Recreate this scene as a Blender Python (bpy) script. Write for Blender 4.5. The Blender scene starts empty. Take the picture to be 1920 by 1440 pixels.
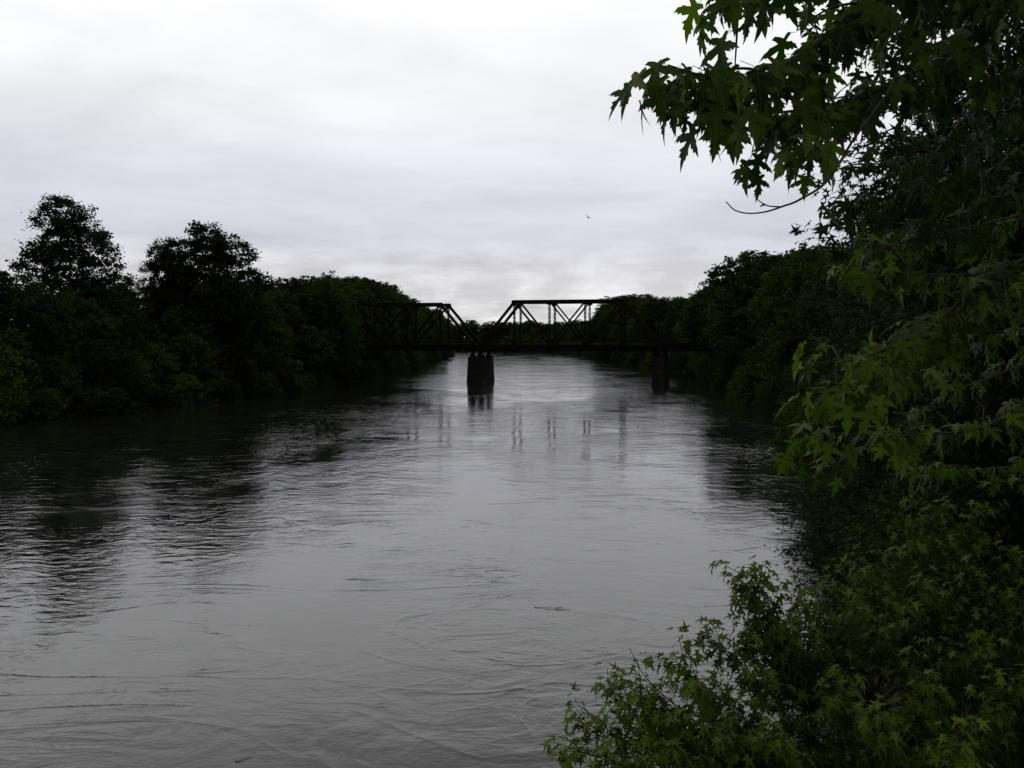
import bpy, math, random
import numpy as np
from mathutils import Vector, Matrix
from mathutils.geometry import tessellate_polygon

random.seed(11)
R = np.random.default_rng(11)
SC = bpy.context.scene
COL = SC.collection

# ------------------------------------------------------------------ camera
F_PX = 1850.0                       # focal length in pixels of a 1920 wide frame
CAM_H = 8.17
PITCH = math.atan(88.0 / F_PX)      # looking slightly down
cam_data = bpy.data.cameras.new('camera')
cam_data.sensor_width = 36.0
cam_data.lens = 36.0 * F_PX / 1920.0
cam_data.clip_start = 0.05
cam_data.clip_end = 6000
cam = bpy.data.objects.new('camera', cam_data)
COL.objects.link(cam)
cam.location = (0, 0, CAM_H)
cam.rotation_euler = (math.radians(90) - PITCH, 0, 0)
SC.camera = cam
cp, sp = math.cos(PITCH), math.sin(PITCH)
C_FWD = np.array([0, cp, -sp]); C_UP = np.array([0, sp, cp]); C_RT = np.array([1.0, 0, 0])


def at(px, py, d):
    """world point seen at photo pixel (px, py), d metres ahead"""
    return np.array([0, 0, CAM_H]) + C_FWD * d + C_RT * ((px - 960) / F_PX * d) + C_UP * ((720 - py) / F_PX * d)


# ------------------------------------------------------------------ sky and light
SUN_AZ = math.radians(-14)          # a little left of the view
SUN_EL = math.radians(62)
SUN_DIR = (math.sin(SUN_AZ) * math.cos(SUN_EL), math.cos(SUN_AZ) * math.cos(SUN_EL), math.sin(SUN_EL))
world = bpy.data.worlds.new('World')
SC.world = world
world.use_nodes = True
nt = world.node_tree
nt.nodes.clear()


class G:
    """tiny node-graph helper"""
    def __init__(self, tree):
        self.t = tree

    def n(self, kind, **kw):
        x = self.t.nodes.new(kind)
        for k, v in kw.items():
            setattr(x, k, v)
        return x

    def l(self, a, b):
        self.t.links.new(a, b)

    def val(self, sock, v):
        if hasattr(v, 'is_linked') or isinstance(v, bpy.types.NodeSocket):
            self.l(v, sock)
        else:
            sock.default_value = v

    def m(self, op, a, b=None, c=None, clamp=False):
        x = self.n('ShaderNodeMath', operation=op, use_clamp=clamp)
        self.val(x.inputs[0], a)
        if b is not None:
            self.val(x.inputs[1], b)
        if c is not None:
            self.val(x.inputs[2], c)
        return x.outputs[0]

    def vm(self, op, a, b):
        x = self.n('ShaderNodeVectorMath', operation=op)
        self.val(x.inputs[0], a)
        self.val(x.inputs[1], b)
        return x.outputs['Value'] if op in ('DOT_PRODUCT', 'LENGTH') else x.outputs[0]

    def noise(self, vec, scale, detail=4, rough=0.5, dist=0.0):
        x = self.n('ShaderNodeTexNoise')
        self.l(vec, x.inputs['Vector'])
        x.inputs['Scale'].default_value = scale
        x.inputs['Detail'].default_value = detail
        x.inputs['Roughness'].default_value = rough
        x.inputs['Distortion'].default_value = dist
        return x.outputs[0]

    def rng(self, v, a, b, c=0.0, d=1.0, smooth=False):
        x = self.n('ShaderNodeMapRange')
        if smooth:
            x.interpolation_type = 'SMOOTHSTEP'
        self.l(v, x.inputs[0])
        for i, q in enumerate((a, b, c, d)):
            x.inputs[i + 1].default_value = q
        return x.outputs[0]

    def ramp(self, v, stops):
        x = self.n('ShaderNodeValToRGB')
        self.l(v, x.inputs[0])
        e = x.color_ramp.elements
        while len(e) < len(stops):
            e.new(0.5)
        for i, (p, c) in enumerate(stops):
            e[i].position = p
            e[i].color = c if len(c) == 4 else (*c, 1)
        return x.outputs[0]

    def mix(self, f, a, b, blend='MIX'):
        x = self.n('ShaderNodeMix', data_type='RGBA', blend_type=blend)
        self.val(x.inputs[0], f)
        self.val(x.inputs[6], a)
        self.val(x.inputs[7], b)
        return x.outputs[2]


g = G(nt)
tc = g.n('ShaderNodeTexCoord')
dirv = tc.outputs['Generated']
sep = g.n('ShaderNodeSeparateXYZ')
g.l(dirv, sep.inputs[0])
zz = sep.outputs[2]
# cloud deck seen in perspective: direction divided by height
zc = g.m('MAXIMUM', g.m('ADD', zz, 0.07), 0.03)
px_ = g.m('DIVIDE', sep.outputs[0], zc)
py_ = g.m('DIVIDE', sep.outputs[1], zc)
comb = g.n('ShaderNodeCombineXYZ')
g.l(px_, comb.inputs[0]); g.l(py_, comb.inputs[1])
comb.inputs[2].default_value = 3.1
n1 = g.noise(comb.outputs[0], 0.55, 5, 0.5, 0.6)
n2 = g.noise(comb.outputs[0], 1.7, 5, 0.55, 0.4)
# small heaps low over the horizon
mp = g.n('ShaderNodeMapping')
g.l(dirv, mp.inputs[0])
mp.inputs['Scale'].default_value = (1, 1, 2.6)
n3 = g.noise(mp.outputs[0], 15, 5, 0.55, 0.3)
base = g.ramp(g.m('MULTIPLY', zz, 2.0, clamp=True),
              [(0.0, (0.80, 0.795, 0.78)), (0.07, (0.71, 0.71, 0.73)), (0.20, (0.61, 0.61, 0.68)),
               (0.36, (0.73, 0.73, 0.785)), (0.52, (0.87, 0.87, 0.885)), (0.64, (0.90, 0.90, 0.90)), (0.82, (0.58, 0.585, 0.57)), (1.0, (0.48, 0.485, 0.47))])
layer = g.m('ADD', g.rng(n1, 0.3, 0.7, -0.12, 0.12), g.rng(n2, 0.3, 0.7, -0.065, 0.065))
low = g.rng(zz, 0.015, 0.13, 1.0, 0.0, True)
heaps = g.m('MULTIPLY', g.rng(n3, 0.42, 0.62, -0.16, 0.20), low)
sd = g.vm('DOT_PRODUCT', dirv, SUN_DIR)
glow = g.m('MULTIPLY', g.m('POWER', g.m('MAXIMUM', sd, 0.0), 3.0), 0.25)
fac = g.m('ADD', g.m('ADD', 1.0, layer), g.m('ADD', heaps, glow))
away = g.vm('DOT_PRODUCT', dirv, (math.sin(SUN_AZ), math.cos(SUN_AZ), 0.25))   # thicker cloud away from the sun
fac = g.m('MULTIPLY', fac, g.rng(away, -0.8, 0.75, 0.42, 1.0, True))
cl = g.n('ShaderNodeVectorMath', operation='SCALE')
g.l(base, cl.inputs[0]); g.l(fac, cl.inputs[3])
sky = g.n('ShaderNodeTexSky', sky_type='NISHITA')
sky.sun_disc = False
sky.sun_elevation = SUN_EL
sky.sun_rotation = SUN_AZ
sky.dust_density = 2.0
bg1 = g.n('ShaderNodeBackground'); g.l(sky.outputs[0], bg1.inputs[0]); bg1.inputs[1].default_value = 0.08
bg2 = g.n('ShaderNodeBackground'); g.l(cl.outputs[0], bg2.inputs[0]); bg2.inputs[1].default_value = 1.03
mixw = g.n('ShaderNodeMixShader'); mixw.inputs[0].default_value = 0.95
g.l(bg1.outputs[0], mixw.inputs[1]); g.l(bg2.outputs[0], mixw.inputs[2])
wo = g.n('ShaderNodeOutputWorld'); g.l(mixw.outputs[0], wo.inputs[0])

sun_data = bpy.data.lights.new('sun', 'SUN')
sun_data.energy = 0.5
sun_data.angle = math.radians(36)    # hidden behind cloud
sun_data.color = (1.0, 0.97, 0.92)
sun = bpy.data.objects.new('sun', sun_data)
COL.objects.link(sun)
sun.rotation_euler = Vector([-c for c in SUN_DIR]).to_track_quat('-Z', 'Y').to_euler()
sun.location = (-20, 60, 80)

vs = SC.view_settings
vs.view_transform = 'Standard'
vs.look = 'None'
vs.exposure = 0.0
vs.gamma = 1.0
vs.use_curve_mapping = False
SC.cycles.use_denoising = True
SC.cycles.max_bounces = 6
SC.cycles.diffuse_bounces = 3
SC.cycles.transmission_bounces = 3
SC.cycles.sample_clamp_indirect = 4


# ------------------------------------------------------------------ materials
def new_mat(name):
    m = bpy.data.materials.new(name)
    m.use_nodes = True
    t = m.node_tree
    t.nodes.clear()
    gg = G(t)
    out = gg.n('ShaderNodeOutputMaterial')
    return m, gg, out


def leaf_mat(name, c1, c2, trans, rough=0.5, spec=0.25, tweight=0.35, power=1.0):
    m, g, out = new_mat(name)
    oi = g.n('ShaderNodeObjectInfo')
    at_ = g.n('ShaderNodeAttribute', attribute_name='tint')
    geo = g.n('ShaderNodeNewGeometry')
    n = g.noise(geo.outputs['Position'], 0.35, 2)
    f = g.m('ADD', g.m('MULTIPLY', at_.outputs['Fac'], 0.55), g.m('MULTIPLY', oi.outputs['Random'], 0.45))
    f = g.m('ADD', f, g.rng(n, 0.3, 0.7, -0.2, 0.2), clamp=True)
    f = g.m('POWER', f, power)
    col = g.mix(f, (*c1, 1), (*c2, 1))
    b = g.n('ShaderNodeBsdfPrincipled')
    g.l(col, b.inputs['Base Color'])
    b.inputs['Roughness'].default_value = rough
    b.inputs['Specular IOR Level'].default_value = spec
    tr = g.n('ShaderNodeBsdfTranslucent')
    g.l(g.mix(1.0, col, (*trans, 1), 'MULTIPLY'), tr.inputs[0])
    mx = g.n('ShaderNodeMixShader')
    mx.inputs[0].default_value = tweight
    g.l(b.outputs[0], mx.inputs[1]); g.l(tr.outputs[0], mx.inputs[2])
    g.l(mx.outputs[0], out.inputs[0])
    return m


def maple_mat(name, c1, c2, trans):
    m = leaf_mat(name, c1, c2, trans, 0.48, 0.09, 0.36, 2.0)
    g = G(m.node_tree)
    lp = g.n('ShaderNodeAttribute', attribute_name='leaf_pos')
    sp_ = g.n('ShaderNodeSeparateXYZ')
    g.l(lp.outputs['Vector'], sp_.inputs[0])
    ax = g.m('ABSOLUTE', sp_.outputs[0])
    d1 = g.m('ABSOLUTE', g.m('SUBTRACT', g.m('MULTIPLY', ax, 0.64), g.m('MULTIPLY', sp_.outputs[1], 0.77)))
    d2 = g.m('ADD', g.m('ABSOLUTE', g.m('SUBTRACT', g.m('MODULO', g.m('ADD', g.m('SUBTRACT', sp_.outputs[1], g.m('MULTIPLY', ax, 0.9)), 4.0), 0.13), 0.065)), 0.004)
    vein = g.m('MAXIMUM', g.rng(g.m('MINIMUM', ax, d1), 0.006, 0.022, 0.55, 0.0), g.rng(d2, 0.003, 0.012, 0.22, 0.0))
    b = next(n for n in m.node_tree.nodes if n.type == 'BSDF_PRINCIPLED')
    old = b.inputs['Base Color'].links[0].from_socket
    g.l(g.mix(vein, old, (0.10, 0.14, 0.035, 1)), b.inputs['Base Color'])
    return m


def rough_mat(name, c1, c2, scale, rough=0.85, bump=0.02, stretch=(1, 1, 1), spec=0.3, metal=0.0, third=None):
    m, g, out = new_mat(name)
    tc = g.n('ShaderNodeTexCoord')
    mp = g.n('ShaderNodeMapping')
    mp.inputs['Scale'].default_value = stretch
    g.l(tc.outputs['Object'], mp.inputs[0])
    n = g.noise(mp.outputs[0], scale, 6, 0.6)
    n2 = g.noise(mp.outputs[0], scale * 5.3, 4, 0.6)
    f = g.m('ADD', g.rng(n, 0.35, 0.65), g.rng(n2, 0.3, 0.7, -0.25, 0.25), clamp=True)
    col = g.mix(f, (*c1, 1), (*c2, 1))
    if third:
        n4 = g.noise(mp.outputs[0], scale * 0.37, 4, 0.6, 0.4)
        col = g.mix(g.rng(n4, 0.52, 0.62), col, (*third, 1))
    b = g.n('ShaderNodeBsdfPrincipled')
    g.l(col, b.inputs['Base Color'])
    b.inputs['Roughness'].default_value = rough
    b.inputs['Specular IOR Level'].default_value = spec
    b.inputs['Metallic'].default_value = metal
    bp = g.n('ShaderNodeBump')
    bp.inputs['Strength'].default_value = 0.7
    bp.inputs['Distance'].default_value = bump
    g.l(g.m('ADD', n, g.m('MULTIPLY', n2, 0.4)), bp.inputs['Height'])
    g.l(bp.outputs[0], b.inputs['Normal'])
    g.l(b.outputs[0], out.inputs[0])
    return m


M = {}
M['leaf_far'] = leaf_mat('foliage_broadleaf', (0.010, 0.024, 0.004), (0.046, 0.086, 0.010), (1.3, 1.6, 0.6), 0.7, 0.05, 0.20)
M['leaf_dark'] = leaf_mat('foliage_dark', (0.008, 0.016, 0.005), (0.018, 0.032, 0.008), (1.3, 1.6, 0.7), 0.7, 0.05, 0.18)
M['leaf_near'] = leaf_mat('foliage_maple_small', (0.005, 0.013, 0.002), (0.032, 0.056, 0.007), (1.4, 1.8, 0.5), 0.6, 0.05, 0.26, 1.6)
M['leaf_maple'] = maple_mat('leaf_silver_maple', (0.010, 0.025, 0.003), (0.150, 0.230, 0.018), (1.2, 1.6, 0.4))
M['bark'] = rough_mat('bark', (0.025, 0.020, 0.016), (0.06, 0.05, 0.042), 2.2, 0.9, 0.03, (3, 3, 0.6))
M['twig'] = rough_mat('twig_bark', (0.022, 0.016, 0.013), (0.05, 0.04, 0.033), 9, 0.8, 0.004)
M['steel'] = rough_mat('rusted_steel', (0.007, 0.0055, 0.005), (0.012, 0.008, 0.007), 1.1, 0.9, 0.01, spec=0.06, third=(0.018, 0.008, 0.0065))
M['rail'] = rough_mat('worn_rail_steel', (0.10, 0.08, 0.07), (0.20, 0.17, 0.15), 2.0, 0.5, 0.005, metal=0.6)
M['tie'] = rough_mat('creosoted_timber', (0.03, 0.024, 0.02), (0.07, 0.058, 0.05), 2.0, 0.9, 0.01, (4, 0.6, 4))
M['stone'] = rough_mat('pier_masonry', (0.014, 0.0125, 0.0105), (0.034, 0.030, 0.025), 0.9, 0.95, 0.03, spec=0.1, third=(0.022, 0.022, 0.018))
M['earth'] = rough_mat('bank_earth', (0.022, 0.018, 0.012), (0.040, 0.032, 0.02), 0.35, 0.95, 0.08, spec=0.05, third=(0.012, 0.018, 0.006))
M['bird'] = rough_mat('bird_plumage', (0.03, 0.03, 0.034), (0.06, 0.058, 0.06), 20, 0.7, 0.001)
M['drift'] = rough_mat('wet_driftwood', (0.02, 0.016, 0.013), (0.045, 0.037, 0.03), 6, 0.6, 0.006)


def water_material():
    m, g, out = new_mat('river_water')
    geo = g.n('ShaderNodeNewGeometry')
    pos = geo.outputs['Position']

    def mapped(sx, sy, rot=0.0):
        mp = g.n('ShaderNodeMapping')
        mp.inputs['Scale'].default_value = (sx, sy, 1)
        mp.inputs['Rotation'].default_value = (0, 0, rot)
        g.l(pos, mp.inputs[0])
        return mp.outputs[0]
    # patches where the current roughens the surface
    patch = g.noise(mapped(0.055, 0.030), 1.0, 4, 0.55, 0.8)
    sx = g.n('ShaderNodeSeparateXYZ'); g.l(pos, sx.inputs[0])
    edge = g.rng(g.m('ABSOLUTE', g.m('SUBTRACT', sx.outputs[0], 0.5)), 6.0, 14.0, 0.0, 0.16, True)   # rougher away from mid-stream
    rough_f = g.rng(g.m('ADD', patch, edge), 0.50, 0.70, 0.05, 1.0, True)
    patch2 = g.noise(mapped(0.16, 0.09, 0.2), 1.0, 4, 0.55, 1.0)
    rough_2 = g.rng(patch2, 0.42, 0.66, 0.35, 1.0, True)
    rip = g.noise(mapped(1.15, 1.75, 0.25), 1.0, 2, 0.5, 0.5)          # wavelets, crests across the stream
    rip2 = g.noise(mapped(4.2, 6.0, -0.3), 1.0, 3, 0.6, 0.4)
    swell = g.noise(mapped(0.14, 0.19, 0.3), 1.0, 3, 0.5, 1.0)         # slow heave
    boil = g.noise(mapped(0.36, 0.50, 0.5), 1.0, 5, 0.55, 2.2)         # boils and eddies
    boil_f = g.rng(g.noise(mapped(0.07, 0.06, 0.1), 1.0, 2, 0.5, 0.5), 0.42, 0.60, 0.15, 1.0, True)
    seam_n = g.noise(mapped(0.085, 0.15, 0.35), 1.0, 4, 0.5, 1.4)      # thin seams between the eddies
    seam = g.m('POWER', g.m('SUBTRACT', 1.0, g.m('ABSOLUTE', g.m('MULTIPLY', g.m('SUBTRACT', seam_n, 0.5), 30.0)), clamp=True), 2.0)
    h = g.m('MULTIPLY', g.m('MULTIPLY', rip, rough_f), 0.040)
    h = g.m('ADD', h, g.m('MULTIPLY', g.m('MULTIPLY', rip2, rough_2), 0.0075))
    h = g.m('ADD', h, g.m('MULTIPLY', swell, 0.040))
    h = g.m('ADD', h, g.m('MULTIPLY', g.m('MULTIPLY', boil, boil_f), 0.042))
    h = g.m('ADD', h, g.m('MULTIPLY', g.m('MULTIPLY', seam, rough_2), 0.009))
    bp = g.n('ShaderNodeBump')
    bp.inputs['Strength'].default_value = 1.0
    bp.inputs['Distance'].default_value = 1.0
    g.l(h, bp.inputs['Height'])
    b = g.n('ShaderNodeBsdfPrincipled')
    silt = g.mix(g.rng(boil, 0.38, 0.64), (0.0036, 0.0044, 0.0032, 1), (0.018, 0.0195, 0.0150, 1))
    g.l(silt, b.inputs['Base Color'])
    b.inputs['IOR'].default_value = 1.48
    b.inputs['Roughness'].default_value = 0.04
    g.l(bp.outputs[0], b.inputs['Normal'])
    g.l(b.outputs[0], out.inputs[0])
    return m


M['water'] = water_material()


# ------------------------------------------------------------------ mesh helpers
def mesh(name, verts, faces, mat, tint=None, smooth=False):
    """verts Nx3, faces: list / array of index tuples (same length each when array)"""
    me = bpy.data.meshes.new(name)
    verts = np.asarray(verts, dtype=np.float32)
    if isinstance(faces, np.ndarray):
        nf, k = faces.shape
        me.vertices.add(len(verts))
        me.vertices.foreach_set('co', verts.ravel())
        me.loops.add(nf * k)
        me.loops.foreach_set('vertex_index', faces.astype(np.int32).ravel())
        me.polygons.add(nf)
        me.polygons.foreach_set('loop_start', np.arange(0, nf * k, k, dtype=np.int32))
        me.update(calc_edges=True)
    else:
        me.from_pydata(verts.tolist(), [], faces)
    me.validate()
    if tint is not None:
        a = me.attributes.new('tint', 'FLOAT', 'POINT')
        a.data.foreach_set('value', np.asarray(tint, dtype=np.float32))
    me.polygons.foreach_set('use_smooth', np.full(len(me.polygons), smooth))
    if mat:
        me.materials.append(mat)
    return me


def obj(name, data, parent=None, loc=None, rot=None, scale=None):
    o = bpy.data.objects.new(name, data)
    COL.objects.link(o)
    if parent is not None:
        o.parent = parent
    if loc is not None:
        o.location = loc
    if rot is not None:
        o.rotation_euler = rot
    if scale is not None:
        o.scale = scale if hasattr(scale, '__len__') else (scale,) * 3
    return o


def tag(o, label=None, cat=None, group=None, kind=None):
    for k, v in (('label', label), ('category', cat), ('group', group), ('kind', kind)):
        if v:
            o[k] = v
    return o


def thing(name, label, cat, loc=(0, 0, 0), rotz=0.0, scale=1.0, group=None):
    o = obj(name, None, loc=tuple(loc), rot=(0, 0, rotz), scale=scale)
    return tag(o, label, cat, group)


class MB:
    """collects shapes into one mesh"""
    def __init__(self):
        self.v, self.f, self.n = [], [], 0

    def add(self, v, f):
        self.v.append(np.asarray(v, float))
        self.f += [tuple(int(i) + self.n for i in q) for q in f]
        self.n += len(v)
        return self

    def box(self, c, s):
        c, s = np.asarray(c, float), np.asarray(s, float) / 2
        v = [c + s * np.array(k) for k in ((-1, -1, -1), (1, -1, -1), (1, 1, -1), (-1, 1, -1),
                                           (-1, -1, 1), (1, -1, 1), (1, 1, 1), (-1, 1, 1))]
        return self.add(v, BOXF)

    def bar(self, a, b, w, h, up=(0, 1, 0)):
        """rectangular member from a to b; h measured along 'up'"""
        a, b = np.asarray(a, float), np.asarray(b, float)
        d = (b - a) / np.linalg.norm(b - a)
        u = np.asarray(up, float) - d * np.dot(up, d)
        u /= np.linalg.norm(u)
        s = np.cross(d, u)
        v = []
        for p in (a, b):
            for i, j in ((-1, -1), (1, -1), (1, 1), (-1, 1)):
                v.append(p + s * w / 2 * i + u * h / 2 * j)
        return self.add(v, BOXF)

    def laced(self, a, b, w, h, t=0.09, step=0.7):
        """built-up member: two channels and lacing bars; h along the bridge's cross axis y"""
        a, b = np.asarray(a, float), np.asarray(b, float)
        d = (b - a) / np.linalg.norm(b - a)
        y = np.array([0, 1.0, 0])
        s = np.cross(d, y)
        for k in (-1, 1):
            self.bar(a + s * k * (w / 2 - t / 2), b + s * k * (w / 2 - t / 2), t, h)
        n = max(2, int(np.linalg.norm(b - a) / step))
        for yy in (-h / 2 + 0.02, h / 2 - 0.02):
            for i in range(n):
                p, q = a + (b - a) * i / n, a + (b - a) * (i + 1) / n
                k = 1 if i % 2 else -1
                self.bar(p + s * k * (w / 2 - t) + y * yy, q - s * k * (w / 2 - t) + y * yy, 0.07, 0.02)
        return self

    def tube(self, pts, rad, sides=6):
        v, f = tube(pts, rad, sides)
        return self.add(v, f)

    def build(self, name, mat, parent=None, smooth=False):
        return obj(name, mesh(name, np.concatenate(self.v), self.f, mat, smooth=smooth), parent)


BOXF = [(0, 3, 2, 1), (4, 5, 6, 7), (0, 1, 5, 4), (1, 2, 6, 5), (2, 3, 7, 6), (3, 0, 4, 7)]


def tube(pts, rad, sides=6):
    pts = np.asarray(pts, float)
    n = len(pts)
    rad = np.broadcast_to(np.asarray(rad, float), (n,))
    tang = np.gradient(pts, axis=0)
    tang /= np.linalg.norm(tang, axis=1)[:, None] + 1e-9
    ref = np.array([0, 0, 1.0]) if abs(tang[0][2]) < 0.9 else np.array([1.0, 0, 0])
    v, f = [], []
    for i in range(n):
        u = np.cross(tang[i], ref); u /= np.linalg.norm(u) + 1e-9
        w = np.cross(tang[i], u)
        ref = np.cross(u, tang[i])
        for k in range(sides):
            a = 2 * math.pi * k / sides
            v.append(pts[i] + rad[i] * (math.cos(a) * u + math.sin(a) * w))
    for i in range(n - 1):
        for k in range(sides):
            a, b = i * sides + k, i * sides + (k + 1) % sides
            f.append((a, b, b + sides, a + sides))
    f.append(tuple(range(sides - 1, -1, -1)))
    f.append(tuple((n - 1) * sides + k for k in range(sides)))
    return v, f


def smooth_path(pts, k=6):
    """Catmull-Rom through the points"""
    p = np.asarray(pts, float)
    p = np.vstack([2 * p[0] - p[1], p, 2 * p[-1] - p[-2]])
    out = []
    for i in range(1, len(p) - 2):
        for t in np.linspace(0, 1, k, endpoint=False):
            a, b, c, d = p[i - 1], p[i], p[i + 1], p[i + 2]
            out.append(0.5 * (2 * b + (c - a) * t + (2 * a - 5 * b + 4 * c - d) * t * t + (3 * b - a - 3 * c + d) * t ** 3))
    out.append(p[-2])
    return np.array(out)


def unit(v):
    v = np.asarray(v, float)
    return v / (np.linalg.norm(v, axis=-1, keepdims=True) + 1e-9)


# ------------------------------------------------------------------ the river bed and banks
Y_ = [-200, -60, 0, 12, 20, 34, 50, 90, 130, 172, 260, 340, 420, 500, 560, 620, 700]
LB = [-60, -54, -52, -51, -51, -50, -50, -50, -38.5, -30, -29, -28.5, -28, -36, -58, -105, -230]
RB = [9, 6, 4.6, 5.0, 6.6, 11.5, 18, 28.5, 33.5, 37, 40.5, 39, 35.5, 30, 20, -8, -110]


def bank_left(y): return np.interp(y, Y_, LB)
def bank_right(y): return np.interp(y, Y_, RB)


def ground_z(x, y):
    dl = bank_left(y) - x           # >0 on the left bank
    dr = x - bank_right(y)
    d = np.maximum(dl, dr)
    d = np.where(y > 700, np.maximum(d, 40), d)
    bump = 0.35 * np.sin(x * 0.31 + y * 0.17) + 0.25 * np.sin(x * 0.13 - y * 0.23 + 1.0)
    z = np.interp(d, [-14, -3, 0, 2, 7, 25, 120, 900], [-3.5, -1.6, -0.12, 0.9, 2.1, 2.9, 3.6, 4.0])
    return z + bump * np.clip(d / 6, 0, 1)


xs = np.unique(np.concatenate([np.linspace(-4000, -400, 10), np.linspace(-400, -120, 15), np.arange(-120, 121, 2.0),
                               np.linspace(120, 400, 15), np.linspace(400, 4000, 10)]))
ys = np.unique(np.concatenate([np.linspace(-1500, -100, 8), np.arange(-100, 720, 4.0), np.linspace(720, 5000, 14)]))
gx, gy = np.meshgrid(xs, ys)
gv = np.stack([gx, gy, ground_z(gx, gy)], -1).reshape(-1, 3)
nx, ny = len(xs), len(ys)
idx = np.arange(nx * ny).reshape(ny, nx)
gf = np.stack([idx[:-1, :-1], idx[:-1, 1:], idx[1:, 1:], idx[1:, :-1]], -1).reshape(-1, 4)
tag(obj('ground', mesh('ground', gv, gf, M['earth'], smooth=True)), kind='structure')

wx = np.array([-320, 120.0]); wy = np.array([-200, 720.0])
wv = [(x, y, 0) for y in wy for x in wx]
tag(obj('river_water', mesh('river_water', wv, [(0, 1, 3, 2)], M['water'])), kind='structure')

# ------------------------------------------------------------------ the railway bridge
BR_ROT = math.radians(-14)
PANEL = 6.45
TRUSS_W = 4.8
U = np.array([math.cos(BR_ROT), math.sin(BR_ROT)])
V = np.array([-math.sin(BR_ROT), math.cos(BR_ROT)])
PIER = np.array([-6.35, 180.0])            # near end of the mid-river pier
Z_BOT, Z_DECK, Z_TOP = 5.72, 7.15, 14.85


def truss_span(label, s0, top, group):
    """s0: place of its right-hand... start along the bridge axis"""
    o2 = PIER + U * s0
    t = thing('truss_span', label, 'bridge', (o2[0], o2[1], 0), BR_ROT, group=group)
    L = 5 * PANEL
    zc = top - 0.34                          # top chord axis
    zb = Z_DECK - 0.45
    for y in (0.0, TRUSS_W):
        P = lambda i, z: np.array([i * PANEL, y, z])
        mb = MB().bar(P(1, zc) - np.array([0.25, 0, 0]), P(4, zc) + np.array([0.25, 0, 0]), 0.55, 0.46)
        mb.box((2.5 * PANEL, y, zc + 0.295), (3 * PANEL + 0.7, 0.58, 0.04))
        mb.build('top_chord', M['steel'], t)
        for a, b in (((0, zb), (1, zc)), ((5, zb), (4, zc))):
            q = MB().bar(P(*a), P(*b), 0.46, 0.44)
            q.build('end_post', M['steel'], t)
        for i in (1, 2, 3, 4):
            MB().laced(P(i, zb), P(i, zc - 0.2), 0.36, 0.34).build('vertical_post', M['steel'], t)
        for (a, b, w) in ((1, 2, 0.40), (4, 3, 0.40)):
            q = MB()
            for k in (-0.12, 0.12):
                q.bar(P(a, zc) + np.array([0, k, 0]), P(b, zb) + np.array([0, k, 0]), w * 0.8, 0.06)
            q.build('diagonal', M['steel'], t)
        for (a, b) in ((2, 3), (3, 2)):
            q = MB()
            for k in (-0.06, 0.06):
                kk = k if a == 2 else k * 2.6
                q.bar(P(a, zc) + np.array([0, kk, 0]), P(b, zb) + np.array([0, kk, 0]), 0.26, 0.05)
            q.build('counter_diagonal', M['steel'], t)
        # bottom chord and floor girder
        MB().bar((0, y, zb), (L, y, zb), 0.42, 0.30).build('bottom_chord', M['steel'], t)
        for i in range(6):                   # gusset plates
            s = -1 if y == 0 else 1
            if 1 <= i <= 4:
                MB().box((i * PANEL, y + s * 0.26, zc - 0.15), (0.95, 0.03, 0.8)).build('gusset_plate', M['steel'], t)
            MB().box((i * PANEL, y + s * 0.23, zb + 0.1), (0.9, 0.03, 0.75)).build('gusset_plate', M['steel'], t)
    for y in (0.0, TRUSS_W):                 # deep edge girder below the chord
        s = -1 if y == 0 else 1
        q = MB().box((L / 2, y + s * 0.02, (Z_BOT + zb) / 2 - 0.1), (L, 0.05, zb - Z_BOT - 0.1))
        q.box((L / 2, y, Z_BOT + 0.03), (L, 0.36, 0.05))
        for k in range(int(L / 1.6)):
            q.box((0.8 + k * 1.6, y + s * 0.09, (Z_BOT + zb) / 2 - 0.1), (0.06, 0.10, zb - Z_BOT - 0.2))
        q.build('floor_girder', M['steel'], t)
    for i in range(6):
        MB().bar((i * PANEL, 0.1, Z_BOT + 0.42), (i * PANEL, TRUSS_W - 0.1, Z_BOT + 0.42), 0.3, 0.7, (0, 0, 1)).build('floor_beam', M['steel'], t)
    for i in (1, 2, 3, 4):
        q = MB().bar((i * PANEL, 0.2, zc), (i * PANEL, TRUSS_W - 0.2, zc), 0.22, 0.3, (0, 0, 1))
        if i in (1, 4):
            q.bar((i * PANEL, 0.2, zc - 0.75), (i * PANEL, TRUSS_W - 0.2, zc - 0.75), 0.16, 0.2, (0, 0, 1))
            for k in range(6):
                a0, a1 = 0.25 + k * (TRUSS_W - 0.5) / 6, 0.25 + (k + 1) * (TRUSS_W - 0.5) / 6
                z0, z1 = (zc - 0.1, zc - 0.7) if k % 2 else (zc - 0.7, zc - 0.1)
                q.bar((i * PANEL, a0, z0), (i * PANEL, a1, z1), 0.06, 0.08, (1, 0, 0))
        q.build('portal_frame' if i in (1, 4) else 'top_strut', M['steel'], t)
    for i in (1, 2, 3):
        for k in (0, 1):
            y0, y1 = (0.15, TRUSS_W - 0.15) if k else (TRUSS_W - 0.15, 0.15)
            MB().bar((i * PANEL, y0, zc + 0.02 + 0.09 * k), ((i + 1) * PANEL, y1, zc + 0.02 + 0.09 * k), 0.1, 0.07, (0, 0, 1)).build('top_lateral', M['steel'], t)
    track(t, 0.1, L - 0.1)
    return t


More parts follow.
